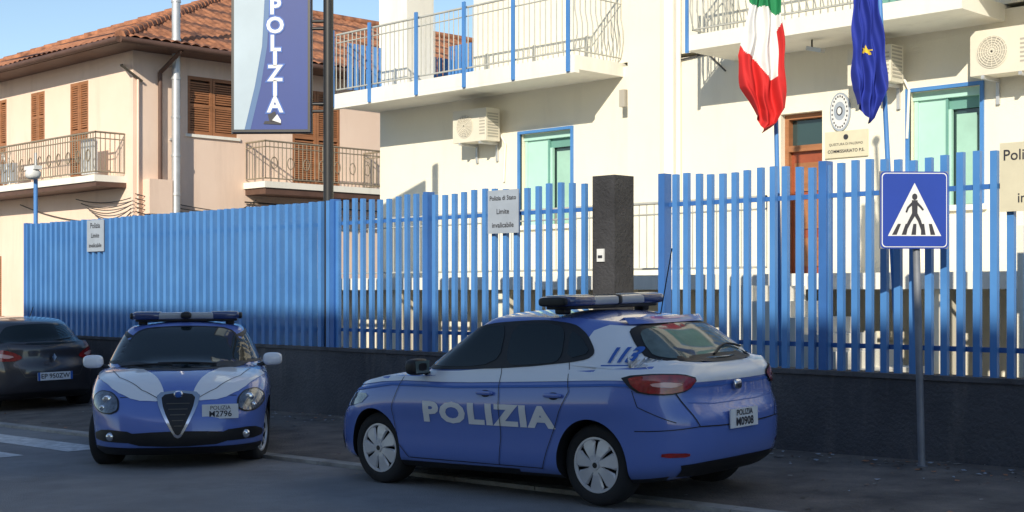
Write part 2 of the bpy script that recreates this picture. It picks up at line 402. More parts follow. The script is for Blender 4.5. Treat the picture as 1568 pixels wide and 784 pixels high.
put_text(mb,'QUESTURA DI PALERMO',.045,(-9.41,YB-.034,3.55),(1,0,0),(0,0,1),'ink'); put_text(mb,'COMMISSARIATO P.S.',.056,(-9.41,YB-.034,3.46),(1,0,0),(0,0,1),'ink',bold=.001)
mb.cyl((-9.41,YB-.03,3.64),(-9.41,YB-.035,3.64),.035,.035,12,'ink')
mb.obj('wall_plaque')
mb=MB()
def oval(cx,cz,rx,rz,y,m,n=32):
    mb.add([(cx+rx*math.cos(2*math.pi*i/n),y,cz+rz*math.sin(2*math.pi*i/n)) for i in range(n)]+[(cx+rx*math.cos(2*math.pi*i/n),YB,cz+rz*math.sin(2*math.pi*i/n)) for i in range(n)],
      [tuple(range(n))]+[(i,(i+1)%n,n+(i+1)%n,n+i) for i in range(n)],m)
oval(-9.5,3.97,.15,.25,YB-.03,'signg'); oval(-9.5,3.97,.13,.225,YB-.034,'signw')
oval(-9.5,3.98,.085,.12,YB-.037,'signg'); oval(-9.5,3.98,.045,.06,YB-.040,'ink'); oval(-9.5,3.98,.03,.045,YB-.043,'signw')
for t in np.linspace(0,2*math.pi,22): mb.box(-9.5+.11*math.cos(t)-.008,-9.5+.11*math.cos(t)+.008,YB-.038,YB-.0342,3.97+.2*math.sin(t)-.012,3.97+.2*math.sin(t)+.012,'ink')
mb.obj('state_emblem')

# ------------------------------------------------------------------ pink house
ho=empty('pink_apartment_house')
PX=-28.4; PY=16.1; EZ=7.2
opl=[(-31.4,-30.5,4.36,6.74),(-33.5,-32.75,5.44,6.72),(-35.7,-34.9,4.36,6.72),(-36.2,-35.2,.2,2.6)]
opr=[(17.53,18.9,5.4,6.78),(20.56,22.06,4.36,6.8),(25,26.2,5.4,6.78)]
mb=MB()
facade(mb,'y',PY,-41,PX,-2,EZ,opl,'pink',.15); facade(mb,'x',PX,PY,40,-2,EZ,opr,'pink',.15)
mb.box(-41,PX-.16,PY+.16,40,-2,EZ-.001,'pink')
mb.obj('walls',ho)
def shutter(mb,axis,pos,a0,a1,z0,z1):
    def bx(b0,b1,d0,d1,c0,c1,m):
        if axis=='y': mb.box(b0,b1,pos+d0,pos+d1,c0,c1,m)
        else: mb.box(pos-d1,pos-d0,b0,b1,c0,c1,m)
    mid=(a0+a1)/2
    for (b0,b1) in ((a0,mid-.006),(mid+.006,a1)):
        bx(b0,b1,.12,.14,z0,z1,'brown')
        bx(b0,b0+.07,.0,.119,z0,z1,'wood'); bx(b1-.07,b1,.0,.119,z0,z1,'wood')
        bx(b0+.07,b1-.07,.0,.119,z0,z0+.09,'wood'); bx(b0+.07,b1-.07,.0,.119,z1-.08,z1,'wood')
        zm=(z0+z1)/2; bx(b0+.07,b1-.07,.0,.119,zm-.04,zm+.04,'wood')
        k=z0+.11
        while k<z1-.12:
            if abs(k-zm+.02)>.06:
                bx(b0+.07,b1-.07,.015,.08,k,k+.036,'wood')
            k+=.055
mb=MB()
for o in opl: shutter(mb,'y',PY,*o)
for o in opr: shutter(mb,'x',PX,*o)
mb.obj('shutters',ho)
mb=MB()
mb.box(-41,-28.7,15.3,PY-.001,4.17,4.32,'white2'); mb.box(-41,-28.7,15.34,PY-.001,4.06,4.169,'brown')
mb.box(PX+.001,-27.5,19.1,22.9,4.17,4.32,'white2'); mb.box(PX+.001,-27.54,19.15,22.85,4.02,4.169,'brown')
mb.box(PX+.001,PX+.05,17.45,18.98,5.33,5.399,'white2')
mb.obj('balconies',ho)
mb=MB()
railing(mb,(-41,15.36),(-28.76,15.36),4.32,.98,'railb',step=.12,r=.012,top=.024)
railing(mb,(-28.76,15.36),(-28.76,16.08),4.32,.98,'railb',step=.12,r=.012,top=.024)
railing(mb,(-27.56,19.16),(-27.56,22.84),4.32,.98,'railb',step=.12,r=.012,top=.024)
railing(mb,(-27.56,19.16),(-28.38,19.16),4.32,.98,'railb',step=.12,r=.012,top=.024)
railing(mb,(-27.56,22.84),(-28.38,22.84),4.32,.98,'railb',step=.12,r=.012,top=.024)
for x in np.arange(-40.6,-29,.48):
    pts=[(x+.09*math.cos(t),15.34,4.78+.14*math.sin(t)) for t in np.linspace(0,2*math.pi,13)]; mb.tube(pts,.012,4,'railb')
for y in np.arange(19.4,22.7,.48):
    pts=[(-27.54,y+.09*math.cos(t),4.78+.14*math.sin(t)) for t in np.linspace(0,2*math.pi,13)]; mb.tube(pts,.012,4,'railb')
mb.obj('balcony_railings',ho)
x0r,x1r,y0r,y1r=-42.3,PX+.75,PY-.75,40.7; hw=(x1r-x0r)/2; rise=3.05; xc=(x0r+x1r)/2
def roofplane(mb,kind):
    rows=[];nr=38
    L=(y1r-y0r) if kind=='E' else (x1r-x0r)
    nu=int(L/.052)
    for j in range(nr*2+1):
        t=min(1,(j//2 + (j%2)*.999)/nr)
        stepz=.035*(1-(t*nr-int(t*nr-1e-9)))
        row=[]
        for i in range(nu+1):
            u=i/nu*L
            lo=t*hw; hi=L-t*hw
            uc=max(lo,min(hi,u))
            z=EZ+.1+t*rise+.05*abs(math.sin(math.pi*u/.26))+stepz+.02*math.sin(u*1.3+j*.4)
            if kind=='E': row.append((x1r-t*hw,y0r+uc,z))
            else: row.append((x0r+uc,y0r+t*hw,z))
        rows.append(row)
    n=nu+1; vs=[p for r in rows for p in r]; fs=[]
    for j in range(len(rows)-1):
        for i in range(nu):
            a,b,c,d=j*n+i,j*n+i+1,(j+1)*n+i+1,(j+1)*n+i
            if (Vector(vs[a]).xy-Vector(vs[b]).xy).length<1e-4 or (Vector(vs[c]).xy-Vector(vs[d]).xy).length<1e-4: continue
            fs.append((a,b,c,d))
    mb.add(vs,fs,'tile',True)
mb=MB(); roofplane(mb,'E'); roofplane(mb,'S')
ap=Vector((xc,y0r+hw,EZ+.1+rise+.04))
mb.quad((x0r,y0r,EZ+.1),tuple(ap),(xc,y1r-hw,EZ+.1+rise),(x0r,y1r,EZ+.1),'tile')
for c in ((x1r,y0r),(x0r,y0r)):
    p=Vector((c[0],c[1],EZ+.14)); q=ap; nseg=26
    for i in range(nseg):
        a=p.lerp(q,i/nseg); b=p.lerp(q,(i+1.1)/nseg); mb.cyl(a,b,.13,.10,8,'tile')
mb.cyl(ap,(xc,y1r-hw,EZ+.2+rise),.12,.12,8,'tile')
mb.obj('roof',ho)
mb=MB()
mb.box(x0r+.05,x1r-.05,y0r+.05,y1r,EZ-.001,EZ+.09,'brown')
mb.cyl((x0r,y0r-.03,EZ+.06),(x1r,y0r-.03,EZ+.06),.075,.075,8,'brown'); mb.cyl((x1r+.03,y0r,EZ+.06),(x1r+.03,y1r,EZ+.06),.075,.075,8,'brown')
mb.tube([(x1r+.03,16.9,EZ),(PX+.09,16.75,EZ-.45),(PX+.09,16.75,3.2)],.05,8,'brown')
mb.tube([(PX+.05,16.2,6.6),(PX+.05,16.2,2.0)],.03,8,'pink')
mb.tube([(PX-.4,PY-.05,6.9),(PX+.1,PY-.35,6.8),(PX+.06,16.3,6.5)],.03,8,'raild')
mb.box(PX+.002,PX+.3,16.35,16.95,3.45,4.25,'pink')
mb.obj('gutters',ho)
mb=MB()
def sag(a,b,s,n=14,r=.012,m='cable'):
    a=Vector(a);b=Vector(b); mb.tube([a.lerp(b,t)+Vector((0,0,-s*4*t*(1-t))) for t in np.linspace(0,1,n)],r,5,m)
for k in range(7):
    sag((-31+k*.3,PY-.06-.02*k,3.9-.12*k),(PX+.08,PY-.1,3.8-.08*k),.1+.03*k)
    sag((PX+.1,PY,3.9-.1*k),(PX+.1,19.4,3.55+.06*k),.08+.05*k)
sag((PX+.06,19.1,3.7),(PX+.06,30,3.6),.05,r=.03,m='steel'); sag((PX+.06,19.1,3.85),(PX+.06,30,3.75),.02,r=.02)
sag((-34,PY-.05,3.9),(PX+.1,PY-.05,3.3),.2)
mb.obj('cables',ho)
mb=MB()
mb.cyl((-28.15,17.07,.5),(-28.15,17.07,12),.10,.10,14,'steel')
for z in np.arange(1.2,12,.9): mb.cyl((-28.15,17.07,z),(-28.15,17.07,z+.05),.115,.115,14,'steel')
for z in (3.2,5.2,6.9): mb.box(-28.4,-28.2,17.04,17.1,z,z+.05,'steel')
mb.obj('flue_pipe')
mb=MB()
mb.cyl((-33,22,9.5),(-33,22,13.5),.03,.02,6,'steel'); mb.cyl((-33.4,21.8,12.9),(-32.5,22.3,12.9),.012,.012,5,'steel')
for k in range(6): mb.cyl((-33.3+k*.14,21.6+k*.08,12.9),(-33.4+k*.14,22.1+k*.08,12.9),.008,.008,4,'steel')
mb.obj('tv_antenna')
mb=MB()
mb.box(-29.9,-29.3,15.6,15.7,4.4,5.2,'signw'); mb.box(-33.9,-33.2,15.5,15.6,4.4,4.9,'signg')
mb.tube([(-34.2,15.5,4.33),(-33.8,15.5,5.2),(-33.4,15.5,4.33)],.02,5,'signw'); mb.tube([(-34.0,15.6,4.33),(-33.6,15.6,5.2)],.02,5,'signw')
mb.obj('drying_rack')
mb=MB()
mb.cyl((-23.95,11.6,-.4),(-23.95,11.6,3.85),.04,.04,10,'blue'); mb.sup((-23.85,11.5,3.8),(.13,.13,.1),'signw',e=.8); mb.box(-24.1,-23.7,11.45,11.6,3.88,3.95,'signw')
mb.cyl((-23.95,11.6,3.9),(-23.95,11.6,4.2),.02,.02,6,'steel')
mb.obj('security_camera')

# ------------------------------------------------------------------ building opposite (shades the street)
def block(name,x0,x1,y0,y1,h,m,face):
    e=empty(name); mb=MB(); mb.box(x0,x1,y0,y1,-3,h,m); mb.box(x0-.3,x1+.3,y0-.3,y1+.3,h,h+.25,'brown'); mb.obj('walls',e)
    mb=MB(); n=int((x1-x0)/3.2)
    yy=y1 if face>0 else y0
    for i in range(n):
        for k in range(int((h-.5)/3.1)):
            xx=x0+1.2+i*3.2; zz=.9+k*3.1
            mb.box(xx-.06,xx+1.26,min(yy,yy+face*.05),max(yy,yy+face*.05),zz-.06,zz+1.66,'white2')
            mb.box(xx,xx+1.2,min(yy,yy+face*.07),max(yy,yy+face*.07),zz,zz+1.6,'glass' if (i+k)%3 else 'wood')
    mb.obj('windows',e)
block('apartment_block',-15.5,17,-16,-9.5,12.2,'beige',1)
block('row_house',-75,-48,17,28,6.5,'pink',-1)

# ------------------------------------------------------------------ POLIZIA pylon sign
sg=empty('police_sign')
mb=MB(); mb.cyl((-15.03,11.48,-.3),(-15.03,11.48,5.95),.07,.07,14,'black')
mxs=Matrix.Rotation(R(45-2),3,'Z'); ux=mxs@Vector((1,0,0)); nx=mxs@Vector((0,-1,0))
pc=Vector((-15.03,11.48,0))-ux*.775
for z in (5.25,4.12):
    for dz in (0,.1): mb.cyl((-15.03,11.48,z+dz),tuple(pc+ux*.5+Vector((0,0,z+dz))),.022,.022,6,'black')
mb.obj('pole',sg)
mb=MB(); zc=4.80; hh=1.94; ww=1.08
mb.obox(pc+Vector((0,0,zc)),(ww,.16,hh),mxs,'bluedk')
mb.obox(pc+Vector((0,0,zc)),(ww+.03,.06,hh+.03),mxs,'black')
def SP(u,v,d): return pc+ux*u+Vector((0,0,zc+v))+nx*(.08+d)
a=.035
mb.quad(SP(-ww/2,-hh/2,.0015),SP(ww/2,-hh/2,.0015),SP(ww/2,hh/2,.0015),SP(-ww/2,hh/2,.0015),'black')
mb.quad(SP(-ww/2+a,-hh/2+a,.003),SP(ww/2-a,-hh/2+a,.003),SP(ww/2-a,hh/2-a,.003),SP(-ww/2+a,hh/2-a,.003),'panelblue')
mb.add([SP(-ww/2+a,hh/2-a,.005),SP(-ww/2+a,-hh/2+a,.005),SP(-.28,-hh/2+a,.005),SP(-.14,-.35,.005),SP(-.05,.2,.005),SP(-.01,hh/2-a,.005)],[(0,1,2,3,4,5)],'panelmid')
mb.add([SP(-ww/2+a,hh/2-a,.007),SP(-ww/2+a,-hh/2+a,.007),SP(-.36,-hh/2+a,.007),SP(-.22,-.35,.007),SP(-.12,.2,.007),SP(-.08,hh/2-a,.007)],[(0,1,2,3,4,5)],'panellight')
v=.86
for ch,adv in zip('POLIZIA',(.25,.26,.23,.18,.23,.18,.26)):
    v-=adv/2
    put_text(mb,ch,.30,SP(.06,v-.005,.010),ux,(0,0,1),'inkb',bold=.026)
    put_text(mb,ch,.30,SP(.06,v-.005,.014),ux,(0,0,1),'signw',bold=.009)
    v-=adv/2
lz=-.82
mb.add([SP(-.10,lz-.04,.012),SP(.14,lz-.05,.012),SP(.14,lz-.01,.012),SP(-.08,lz+.0,.012)],[(0,1,2,3)],'ink')
mb.add([SP(-.02,lz+.0,.013),SP(.10,lz+.0,.013),SP(.06,lz+.13,.013),SP(-.04,lz+.09,.013)],[(0,1,2,3)],'ink')
mb.add([SP(.02,lz+.01,.015),SP(.14,lz-.03,.015),SP(.14,lz+.01,.015),SP(.09,lz+.09,.015)],[(0,1,2,3)],'signw')
mb.obj('panel',sg)

# ------------------------------------------------------------------ pedestrian crossing sign
ps=empty('pedestrian_crossing_sign')
mb=MB(); bx,by=-5.92,10.98
mb.cyl((bx,by,-.1),(bx-.05,by-.05,2.7),.032,.032,12,'pole'); mb.cyl((bx,by,-.05),(bx,by,.14),.045,.045,12,'pole')
mb.obj('pole',ps)
mb=MB(); mxp=Matrix.Rotation(R(45+3),3,'Z'); ux=mxp@Vector((1,0,0)); nx=mxp@Vector((0,-1,0)); pc=Vector((bx-.045,by-.045,2.36))+nx*.05-ux*.03
mb.obox(pc,(.60,.025,.67),mxp,'pole')
def SP(u,v,d): return pc+ux*u+Vector((0,0,v))+nx*(.0125+d)
def rr(w,h,r,d,m,n=6):
    pts=[]
    for cx,cz,a0 in((w/2-r,h/2-r,0),(-w/2+r,h/2-r,90),(-w/2+r,-h/2+r,180),(w/2-r,-h/2+r,270)):
        for k in range(n+1):
            t=R(a0+90*k/n); pts.append(SP(cx+r*math.cos(t),cz+r*math.sin(t),d))
    mb.add(pts,[tuple(range(len(pts)))],m)
rr(.598,.668,.04,.002,'signbl'); rr(.575,.645,.035,.004,'signw'); rr(.560,.630,.033,.006,'signbl')
mb.add([SP(-.235,-.225,.008),SP(.235,-.225,.008),SP(0,.235,.008)],[(0,1,2)],'signw')
for k in range(5):
    u=-.17+k*.085; mb.add([SP(u-.03,-.215,.010),SP(u+.012,-.215,.010),SP(u*.8+.016,-.12,.010),SP(u*.8-.012,-.12,.010)],[(0,1,2,3)],'ink')
def limb(a,b,w0,w1,d=.010):
    a=Vector(a);b=Vector(b);t=(b-a).normalized();n=Vector((-t.y,t.x))
    P=[a+n*w0,a-n*w0,b-n*w1,b+n*w1]; mb.add([SP(p.x,p.y,d+.002) for p in P],[(0,1,2,3)],'ink')
mb.add([SP(.0+.024*math.cos(t),.115+.028*math.sin(t),.012) for t in np.linspace(0,6.28,14)[:-1]],[tuple(range(13))],'ink')
limb((0,.085),(.0,-.03),.026,.024,.0102); limb((0,-.02),(-.045,-.10),.018,.014,.0104); limb((-.045,-.10),(-.085,-.18),.014,.012,.0106)
limb((.0,-.02),(.04,-.09),.018,.014,.0108); limb((.04,-.09),(.07,-.18),.014,.012,.011)
limb((-.01,.07),(-.06,.02),.011,.009,.0112); limb((-.06,.02),(-.075,-.02),.009,.008,.0114); limb((.01,.07),(.05,.03),.011,.009,.0116); limb((.05,.03),(.075,.0),.009,.008,.0118)
for z in (-.2,.2): mb.obox(pc-nx*.03+Vector((0,0,z)),(.12,.04,.04),mxp,'steel')
mb.obj('panel',ps)

# ------------------------------------------------------------------ flags
def flag(name,base,lean,top,left,right,colf,H,zb):
    e=empty(name); mb=MB(); base=Vector(base); L=Vector(lean)
    tp=base+L*top+Vector((0,0,top))
    mb.cyl(base,tp,.028,.022,10,'blue'); mb.sup(tuple(tp),(.05,.05,.06),'plaque',e=1.0,nu=12,nv=8)
    mb.obj('pole',e)
    mb=MB(); r=Vector((.7071,.7071,0)); f=Vector((-.7071,.7071,0))
    nu,nv=56,130; P=[]
    for j in range(nv+1):
        v=j/nv; zz=zb+H*(1-v); pp=base+L*(zz-base.z)
        l=np.interp(v,left[0],left[1]); q=np.interp(v,right[0],right[1])
        for i in range(nu+1):
            u=i/nu; s=l+(q-l)*u
            am=.065*(.45+.55*v)
            d=am*math.sin(u*17+v*3.0+.6*math.sin(v*7))+.4*am*math.sin(u*33-v*5)
            sag_=.06*math.sin(u*math.pi*2.0+1)*v + .10*(u-.5)*(v**3)*-1
            P.append(pp+r*(s+.01*math.sin(v*22+u*9))+f*(d-.13)+Vector((0,0,zz-pp.z+sag_)))
    n=nu+1; groups={}
    for j in range(nv):
        for i in range(nu):
            m=colf((i+.5)/nu,(j+.5)/nv); groups.setdefault(m,[]).append((j*n+i,j*n+i+1,(j+1)*n+i+1,(j+1)*n+i))
    off=len(mb.v); mb.v+= [tuple(p) for p in P]
    for m,fs in groups.items():
        k=mb.mi(m)
        for q in fs: mb.f.append(tuple(x+off for x in q)); mb.m.append(k); mb.sm.append(True)
    mb.obj('cloth',e)
def itc(u,v):
    if v<.30+.06*u+.02*math.sin(u*9): return 'fgreen'
    if u>.86 and v>.48-.3*(u-.8): return 'fred'
    if v<.56+.20*u+.02*math.sin(u*12): return 'fwhite'
    return 'fred'
flag('italian_flag',(-7.97,11.9,.0),(-.015,-.015,0),5.6,([0,.25,.5,.62,.82,.93,1],[-.24,-.26,-.33,-.40,-.37,-.28,-.22]),([0,.3,.6,.9,.97,1],[.02,.05,.07,.08,.01,-.13]),itc,1.78,3.34)
def euc(u,v):
    for (a,b) in ((.46,.60),(.6,.22)):
        du=(u-a)*.28; dv=(v-b)*1.6; rr_=math.hypot(du,dv); t=math.atan2(-dv,du)
        if rr_<.020+.024*abs(math.cos(2.5*(t-math.pi/2)))**3: return 'fyel'
    return 'fblue'
flag('european_flag',(-6.62,11.9,.0),(-.035,-.035,0),5.6,([0,.3,.6,.9,1],[-.26,-.29,-.31,-.33,-.30]),([0,.3,.6,.85,1],[-.08,-.06,-.02,.0,-.12]),euc,1.6,3.32)

# ------------------------------------------------------------------ cars
def catmull(rows,n):
    rows=np.array(rows,float); S=np.linspace(0,1,n); out=[]
    k=rows[:,0]
    for s in S:
        i=min(len(k)-2,max(0,np.searchsorted(k,s,side='right')-1)); t=(s-k[i])/(k[i+1]-k[i])
        p1=rows[i];p2=rows[i+1]; p0=rows[i-1] if i>0 else 2*p1-p2; p3=rows[i+2] if i+2<len(k) else 2*p2-p1
        h=k[i+1]-k[i]; m1=(p2-p0)/max(1e-6,(p2[0]-p0[0]))*h; m2=(p3-p1)/max(1e-6,(p3[0]-p1[0]))*h
        q=(2*t**3-3*t**2+1)*p1+(t**3-2*t**2+t)*m1+(-2*t**3+3*t**2)*p2+(t**3-t**2)*m2
        q[0]=s; out.append(q)
    return out
def smooth_interp(pts):
    xs=[p[0] for p in pts]; ys=[p[1] for p in pts]
    X=np.linspace(xs[0],xs[-1],400); Y=np.interp(X,xs,ys)
    k=np.ones(25)/25; Yp=np.pad(Y,12,mode='edge')
    Y=np.convolve(Yp,k,mode='valid')
    return lambda x: float(np.interp(x,X,Y))
def outline(xf,xr,w,nf,mf,nr,mr,Mh):
    th=np.linspace(0,math.pi,900); c=np.cos(th); s=np.sin(th); xm=-.1
    x=np.where(c>=0, xm+(xf-xm)*np.abs(c)**(2/nf), xm+(xr-xm)*np.abs(c)**(2/nr))
    y=np.where(c>=0, w*np.abs(s)**(2/mf), w*np.abs(s)**(2/mr))
    y[0]=0;y[-1]=0
    d=np.r_[0,np.cumsum(np.hypot(np.diff(x),np.diff(y)))]; t=np.linspace(0,d[-1],Mh+1)
    X=np.interp(t,d,x);Y=np.interp(t,d,y)
    return [(X[i],Y[i]) for i in range(Mh+1)]+[(X[i],-Y[i]) for i in range(Mh-1,0,-1)]
def ringbody(rows,zb,zt,exps,nlev,Mh,crown,closebot=True):
    lv=catmull(rows,nlev); vs=[];fs=[];N=2*Mh
    for r in lv:
        s,xf,xr,w=r
        for (x,y) in outline(xf,xr,w,*exps,Mh): vs.append((x,y,zb(x)+s*(zt(x)-zb(x))))
    for j in range(nlev-1):
        for i in range(N): fs.append((j*N+i,j*N+(i+1)%N,(j+1)*N+(i+1)%N,(j+1)*N+i))
    wt=lv[-1][3]; base=(nlev-1)*N; top=[vs[base+i] for i in range(N)]; prev=base; K=9
    for k in range(1,K+1):
        kk=math.cos(k/K*math.pi/2); st=len(vs)
        for (x,y,z) in top: vs.append((x,y*kk,z+crown*((y/wt)**2-(y*kk/wt)**2)))
        for i in range(N): fs.append((prev+i,prev+(i+1)%N,st+(i+1)%N,st+i))
        prev=st
    if closebot:
        bot=[vs[i] for i in range(N)]; prev=0
        for kk in (.6,.0):
            st=len(vs)
            for (x,y,z) in bot: vs.append((x,y*kk,z))
            for i in range(N): fs.append((st+i,st+(i+1)%N,prev+(i+1)%N,prev+i))
            prev=st
    bm=bmesh.new(); bv=[bm.verts.new(v) for v in vs]
    for f in fs:
        try: bm.faces.new([bv[i] for i in f])
        except: pass
    bmesh.ops.remove_doubles(bm,verts=bm.verts,dist=.0008)
    bmesh.ops.dissolve_degenerate(bm,edges=bm.edges,dist=.0005)
    bmesh.ops.recalc_face_normals(bm,faces=bm.faces)
    return bm
def finish(bm,name,mats,parent,angle=32):
    for f in bm.faces: f.smooth=True
    for e in bm.edges:
        if len(e.link_faces)==2 and e.calc_face_angle(0)>R(angle): e.smooth=False
    me=bpy.data.meshes.new(name); bm.to_mesh(me)
    for m in mats: 
        if me.materials.find(M[m].name)<0: me.materials.append(M[m])
    o=bpy.data.objects.new(name,me); COL.objects.link(o)
    if parent: o.parent=parent
    return o
def chaikin(p,n=2):
    for _ in range(n):
        q=[]
        for i in range(len(p)):
            a=p[i];b=p[(i+1)%len(p)]
            q.append((a[0]*.8+b[0]*.2,a[1]*.8+b[1]*.2)); q.append((a[0]*.2+b[0]*.8,a[1]*.2+b[1]*.8))
        p=q
    return p
def inpoly(x,y,P):
    c=False;j=len(P)-1
    for i in range(len(P)):
        if (P[i][1]>y)!=(P[j][1]>y) and x<(P[j][0]-P[i][0])*(y-P[i][1])/(P[j][1]-P[i][1])+P[i][0]: c=not c
        j=i
    return c
class Car:
    def __init__(s,name,spec,loc,ang,pitch=0,roll=0,sx=1.0):
        s.dz=0; s.sx=sx
        s.e=empty(name,loc); s.e.rotation_euler=(R(roll),R(pitch),R(ang)); s.e.scale=(sx,1,1); s.spec=spec; paint=spec['paint']
        zt=smooth_interp(spec['zt']); zb=smooth_interp(spec['zb'])
        bm=ringbody(spec['low'],zb,zt,spec['lexp'],30,130,spec.get('crown',.05))
        lower=finish(bm,'body_lower',[paint,'cblack'],s.e); bm.free()
        cut=[]
        for ax in spec['ax']:
            for sd in (1,-1):
                cb=bmesh.new(); bmesh.ops.create_cone(cb,cap_ends=True,segments=56,radius1=spec['arch'],radius2=spec['arch'],depth=.6)
                bmesh.ops.rotate(cb,verts=cb.verts,matrix=Matrix.Rotation(R(90),3,'X')); bmesh.ops.translate(cb,verts=cb.verts,vec=(ax,sd*.92,spec['wr']+.005))
                for f in cb.faces: f.material_index=1
                me=bpy.data.meshes.new('c'); cb.to_mesh(me); cb.free(); me.materials.append(M[paint]); me.materials.append(M['cblack'])
                o=bpy.data.objects.new('c',me); COL.objects.link(o); cut.append(o)
        for c in cut:
            md=lower.modifiers.new('b','BOOLEAN'); md.object=c; md.operation='DIFFERENCE'; md.solver='EXACT'
        lower.parent=None
        bpy.context.view_layer.update()
        dg=bpy.context.evaluated_depsgraph_get(); me=bpy.data.meshes.new_from_object(lower.evaluated_get(dg))
        lower.modifiers.clear(); lower.data=me
        for c in cut: bpy.data.objects.remove(c)
        bm=bmesh.new(); bm.from_mesh(me)
        for f in bm.faces:
            f.smooth=True
            if f.calc_center_median().z<spec.get('blackz',.235): f.material_index=1
        for e in bm.edges: e.smooth=not(len(e.link_faces)==2 and e.calc_face_angle(0)>R(32))
        bm.to_mesh(me); vl=[v.co.copy() for v in bm.verts]; fl=[[v.index for v in f.verts] for f in bm.faces]; bm.free()
        lower.parent=s.e
        gz=smooth_interp(spec['gzt']); gb=smooth_interp(spec['gzb'])
        bm=ringbody(spec['green'],gb,gz,spec['gexp'],20,120,spec.get('gcrown',.06),closebot=False)
        gh=finish(bm,'body_cabin',[spec.get('roofpaint',paint)],s.e,50)
        o=len(vl); bm.verts.ensure_lookup_table(); bm.verts.index_update()
        vl+=[v.co.copy() for v in bm.verts]; fl+=[[v.index+o for v in f.verts] for f in bm.faces]; bm.free()
        s.bvh=BVHTree.FromPolygons(vl,fl); s.mb=MB()
    D={'L':((0,3,0),(0,-1,0)),'R':((0,-3,0),(0,1,0)),'F':((4,0,0),(-1,0,0)),'B':((-4,0,0),(1,0,0)),'T':((0,0,3),(0,0,-1))}
    def proj(s,view,u,v,off):
        o,d=s.D[view]; d=Vector(d)
        if view in 'FB': v=v+s.dz
        if view in'LR': p=Vector((u,o[1],v))
        elif view in'FB': p=Vector((o[0],u,v))
        else: p=Vector((u,v,o[2]))
        h,n,_,_=s.bvh.ray_cast(p,d)
        if h is None:
            h,n,_,_=s.bvh.find_nearest(Vector((u,.9*(1 if view=='L' else -1),v)) if view in 'LR' else (Vector((2 if view=='F' else -2,u,v)) if view in 'FB' else Vector((u,v,1))))
            nn=h.copy(); nn.z=0; nn.normalize(); return h+nn*off
        if n.dot(d)>0: n=-n
        return h+n*off
    def patch(s,view,poly,m,off=.004,rnd=2,res=.05):
        if view=='S': s.patch('L',poly,m,off,rnd,res); s.patch('R',poly,m,off,rnd,res); return
        P=chaikin(poly,rnd) if rnd else poly
        B=[]
        for i in range(len(P)):
            a=P[i];b=P[(i+1)%len(P)]; L=math.hypot(b[0]-a[0],b[1]-a[1]); k=max(1,int(L/res))
            for j in range(k): B.append((a[0]+(b[0]-a[0])*j/k,a[1]+(b[1]-a[1])*j/k))
        xs=[p[0] for p in B];ys=[p[1] for p in B]; V=[Vector(p) for p in B]; nb=len(V); BA=np.array(B)
        for x in np.arange(min(xs)+res/2,max(xs),res):
            for y in np.arange(min(ys)+res/2,max(ys),res):
                if inpoly(x,y,B) and ((BA[:,0]-x)**2+(BA[:,1]-y)**2).min()>(res*.35)**2: V.append(Vector((x,y)))
        ov,oe,of,*_=delaunay_2d_cdt(V,[],[list(range(nb))],1,1e-6)
        s.mb.add([s.proj(view,p.x,p.y,off) for p in ov],[tuple(f) for f in of],m,True)
    def strip(s,view,pts,m='cblack',w=.007,off=.0022):
        if view=='S': s.strip('L',pts,m,w,off); s.strip('R',pts,m,w,off); return
        Q=[]
        for a,b in zip(pts[:-1],pts[1:]):
            k=max(1,int(math.hypot(b[0]-a[0],b[1]-a[1])/.03))
            Q+=[(a[0]+(b[0]-a[0])*j/k,a[1]+(b[1]-a[1])*j/k) for j in range(k)]
        Q.append(pts[-1]); vs=[]
        for i,p in enumerate(Q):
            a=Q[max(0,i-1)];b=Q[min(len(Q)-1,i+1)]; dx,dy=b[0]-a[0],b[1]-a[1]; l=math.hypot(dx,dy) or 1
            nx,ny=-dy/l*w/2,dx/l*w/2
            vs+= [s.proj(view,p[0]+nx,p[1]+ny,off),s.proj(view,p[0]-nx,p[1]-ny,off)]
        s.mb.add(vs,[(2*i,2*i+1,2*i+3,2*i+2) for i in range(len(Q)-1)],m,True)
    def text(s,view,body,size,cu,cv,m,flip=False,off=.005,sx=1.0,**k):
        vs,fs=text2d(body,size,dense=.03,**k); sg=-1 if flip else 1
        s.mb.add([s.proj(view,cu+sg*v[0]*sx,cv+v[1],off) for v in vs],fs,m)
    def wheel(s,ax,sd,steer=0,style='cover'):
        mb=MB(); r=s.spec['wr']; k=r/.316
        prof=[(.205,-.085),(.215,-.10),(.245,-.108),(.285,-.106),(.305,-.092),(.314,-.06),(.316,0),(.314,.06),(.305,.092),(.285,.106),(.245,.108),(.215,.10),(.205,.085)]
        n=48; vs=[]
        for (rr_,y) in prof:
            for i in range(n): t=2*math.pi*i/n; vs.append((rr_*k*math.cos(t),y,rr_*k*math.sin(t)))
        mb.add(vs,[(j*n+i,j*n+(i+1)%n,(j+1)*n+(i+1)%n,(j+1)*n+i) for j in range(len(prof)-1) for i in range(n)],'tyre',True)
        def ring(r0,y0,r1,y1,m):
            vs=[]
            for rr_,y in((r0,y0),(r1,y1)):
                for i in range(n): t=2*math.pi*i/n; vs.append((rr_*k*math.cos(t),y,rr_*k*math.sin(t)))
            mb.add(vs,[(i,(i+1)%n,n+(i+1)%n,n+i) for i in range(n)],m,True)
        ring(.207,.085,.214,.103,'hub'); ring(.214,.103,.199,.104,'hub'); ring(.199,.104,.190,.085,'hub'); ring(.190,.085,.18,.04,'cblack'); ring(.18,.04,0.001,.035,'cblack')
        nb=7 if style=='cover' else 10
